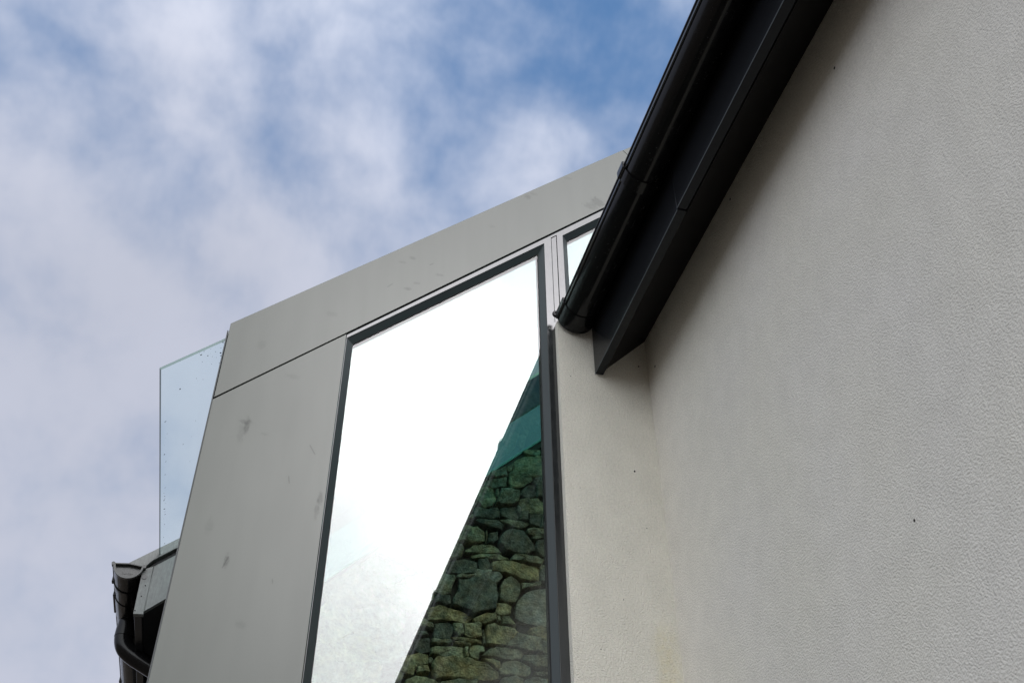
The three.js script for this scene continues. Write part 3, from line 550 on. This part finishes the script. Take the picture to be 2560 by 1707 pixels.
// ---------------------------------------------------------------- eaves of the old house behind, at the lower left
{
  const old = thing('old_house_eaves', 'grey verge and dark soffit of a house roof behind the metal front', 'roof', [-0.3, 1.6 + EYE, -4.2]);
  const Z0 = -3.4, Z1 = -6.2, v = (x) => 1.704 + 0.80 * (x + 0.4618), w = (x) => 1.7048 + 0.835 * (x + 0.4035);
  part(old, 'verge_trim', plate(up([[-0.4618, v(-0.4618)], [-0.40, v(-0.4618) - 0.003], [-0.38, w(-0.38) + 0.004], [-0.128, w(-0.128) + 0.004], [-0.128, v(-0.128)]]), Z0 + 0.012, 0.05, 0.001), M.trim);
  part(old, 'roof_slope', alongZ(up([[-0.4618, v(-0.4618) - 0.006], [-0.128, v(-0.128) - 0.02], [-0.128, v(-0.128) - 0.003], [-0.4618, v(-0.4618) + 0.001]]), Z1, Z0 - 0.04), M.slate);
  const pt = (x) => 1.712 + 0.84 * (x + 0.3733), pb = (x) => 1.5497 + 0.888 * (x + 0.3667);
  part(old, 'barge_panel', plate(up([[-0.3725, pb(-0.3725)], [-0.128, pb(-0.128)], [-0.128, pt(-0.128)], [-0.3725, pt(-0.3725)]]), Z0, 0.02, 0.0008), M.trim);
  part(old, 'corner_plate', plate(up([[-0.4012, 1.5327], [-0.3695, 1.5346], [-0.3735, 1.711], [-0.4065, 1.694]]), Z0 + 0.004, 0.022, 0.0008), M.trim);
  for (const [x, y] of [[-0.3845, 1.637], [-0.3895, 1.598], [-0.398, 1.545]]) { const g = new THREE.SphereGeometry(0.0022, 10, 8); g.scale(1, 1, 0.5); g.translate(x, y + EYE, Z0 + 0.0045); part(old, 'screw', g, M.blackPlastic); }
  { const g = new THREE.CylinderGeometry(0.0085, 0.0085, 0.003, 20); g.rotateX(Math.PI / 2); g.translate(-0.3945, 1.668 + EYE, Z0 + 0.0045); part(old, 'plug', g, M.capPlastic); }
  part(old, 'verge_shadow_strip', plate(up([[-0.40, 1.690], [-0.128, pt(-0.128) - 0.01], [-0.128, w(-0.128)], [-0.375, w(-0.375)]]), Z0 - 0.006, 0.012, 0), M.gasket);  // near-black strip, its colour standing in for the shadow gap under the verge
  part(old, 'fascia_board', box(-0.400, -0.374, 1.536 + EYE, 1.69 + EYE, Z1, Z0 - 0.022, 0.002), M.fascia);
  part(old, 'soffit', alongZ(up([[-0.3735, pb(-0.3735) + 0.004], [-0.13, pb(-0.13) + 0.004], [-0.13, pb(-0.13) + 0.03], [-0.3735, pb(-0.3735) + 0.03]]), Z1, Z0 - 0.022), M.soffit);
  part(old, 'wall', box(-0.36, -0.128, 0.02, 1.56 + EYE, Z1, -3.95), M.darkWall);

  const cx = -0.4515, cy = 1.6965 + EYE, r = 0.0485;
  const gut = thing('eaves_gutter', 'black half-round gutter end with moulded cap on the far eaves at left', 'gutter', [cx, cy, -4.2]);
  part(gut, 'channel', alongZ(gutterProfile(cx, cy, r, 0.0025), Z1, Z0 + 0.006, 0.5), M.blackPlastic);
  part(gut, 'front_lip', rollBead(cx - r - 0.001, cy, Z1, Z0 + 0.006, 0.0048), M.blackPlastic);
  for (const z of [-3.50, -4.4, -5.3]) part(gut, 'bracket', strap(cx, cy, r, 0.0035, z - 0.008, z + 0.008), M.blackPlastic);
  part(gut, 'union_sleeve', strap(cx, cy, r, 0.0028, -3.74, -3.60), M.blackPlastic);
  // stop end: recessed disc inside a raised rim, rolled ears at both ends
  const half = (rr) => { const a = []; for (let i = 0; i <= 26; i++) { const t = Math.PI + i / 26 * Math.PI; a.push([cx + rr * Math.cos(t), cy + rr * Math.sin(t)]); } return a; };
  const capT = part(gut, 'end_cap', plate([...half(r), [cx, cy + 0.006]], Z0 + 0.0075, 0.004, 0.0004), M.capPlastic);
  const rim = [...half(r + 0.0015), [cx + r + 0.0015, cy + 0.003], [cx, cy + 0.008], [cx - r - 0.0015, cy + 0.003]], hole = [...half(r - 0.006), [cx + r - 0.008, cy - 0.001], [cx, cy + 0.003], [cx - r + 0.008, cy - 0.001]];
  part(capT, 'rim', plate(rim, Z0 + 0.022, 0.0145, 0.0012, [hole.reverse()]), M.capPlastic);
  for (const s of [-1, 1]) { const g = new THREE.CylinderGeometry(0.0062, 0.0062, 0.018, 18); g.rotateX(Math.PI / 2); g.translate(cx + s * (r + 0.002), cy + 0.001, Z0 + 0.0135); part(capT, 'ear', g, M.capPlastic); }
  const font = await new FontLoader().loadAsync('fonts/droid/droid_sans_bold.typeface.json');
  const tg = new TextGeometry('hunter', { font, size: 0.0078, depth: 0.0012, curveSegments: 3 }); tg.computeBoundingBox();
  tg.translate(cx - (tg.boundingBox.max.x + tg.boundingBox.min.x) / 2, cy - 0.0285, Z0 + 0.0076); part(capT, 'moulded_lettering', tg, M.capPlastic);

  const pipe = thing('downpipe_elbow', 'black plastic swan-neck downpipe under the left gutter bending behind the metal', 'downpipe', [cx, 1.4 + EYE, -3.74]);
  const zp = -3.735, tube = (pts, rad, seg = 40) => new THREE.TubeGeometry(new THREE.CatmullRomCurve3(pts.map((p) => new THREE.Vector3(p[0], p[1] + EYE, p[2])), false, 'centripetal'), seg, rad, 28);
  part(pipe, 'outlet', tube([[cx, 1.665, zp], [cx, 1.640, zp], [cx, 1.612, zp]], 0.0335, 8), M.blackPlastic);
  part(pipe, 'elbow', tube([[cx, 1.618, zp], [cx - 0.001, 1.59, zp], [cx + 0.012, 1.556, zp], [cx + 0.04, 1.532, zp], [cx + 0.10, 1.500, zp], [cx + 0.19, 1.453, zp]], 0.0325, 60), M.blackPlastic);
  part(pipe, 'elbow_collar', tube([[cx, 1.625, zp], [cx, 1.606, zp], [cx, 1.594, zp]], 0.0352, 8), M.blackPlastic);
  part(pipe, 'shoe', tube([[cx + 0.185, 1.456, zp], [cx + 0.21, 1.44, zp], [cx + 0.222, 1.40, zp], [cx + 0.222, 1.3, zp]], 0.0285, 30), M.blackPlastic);
}

renderer.render(scene, camera);
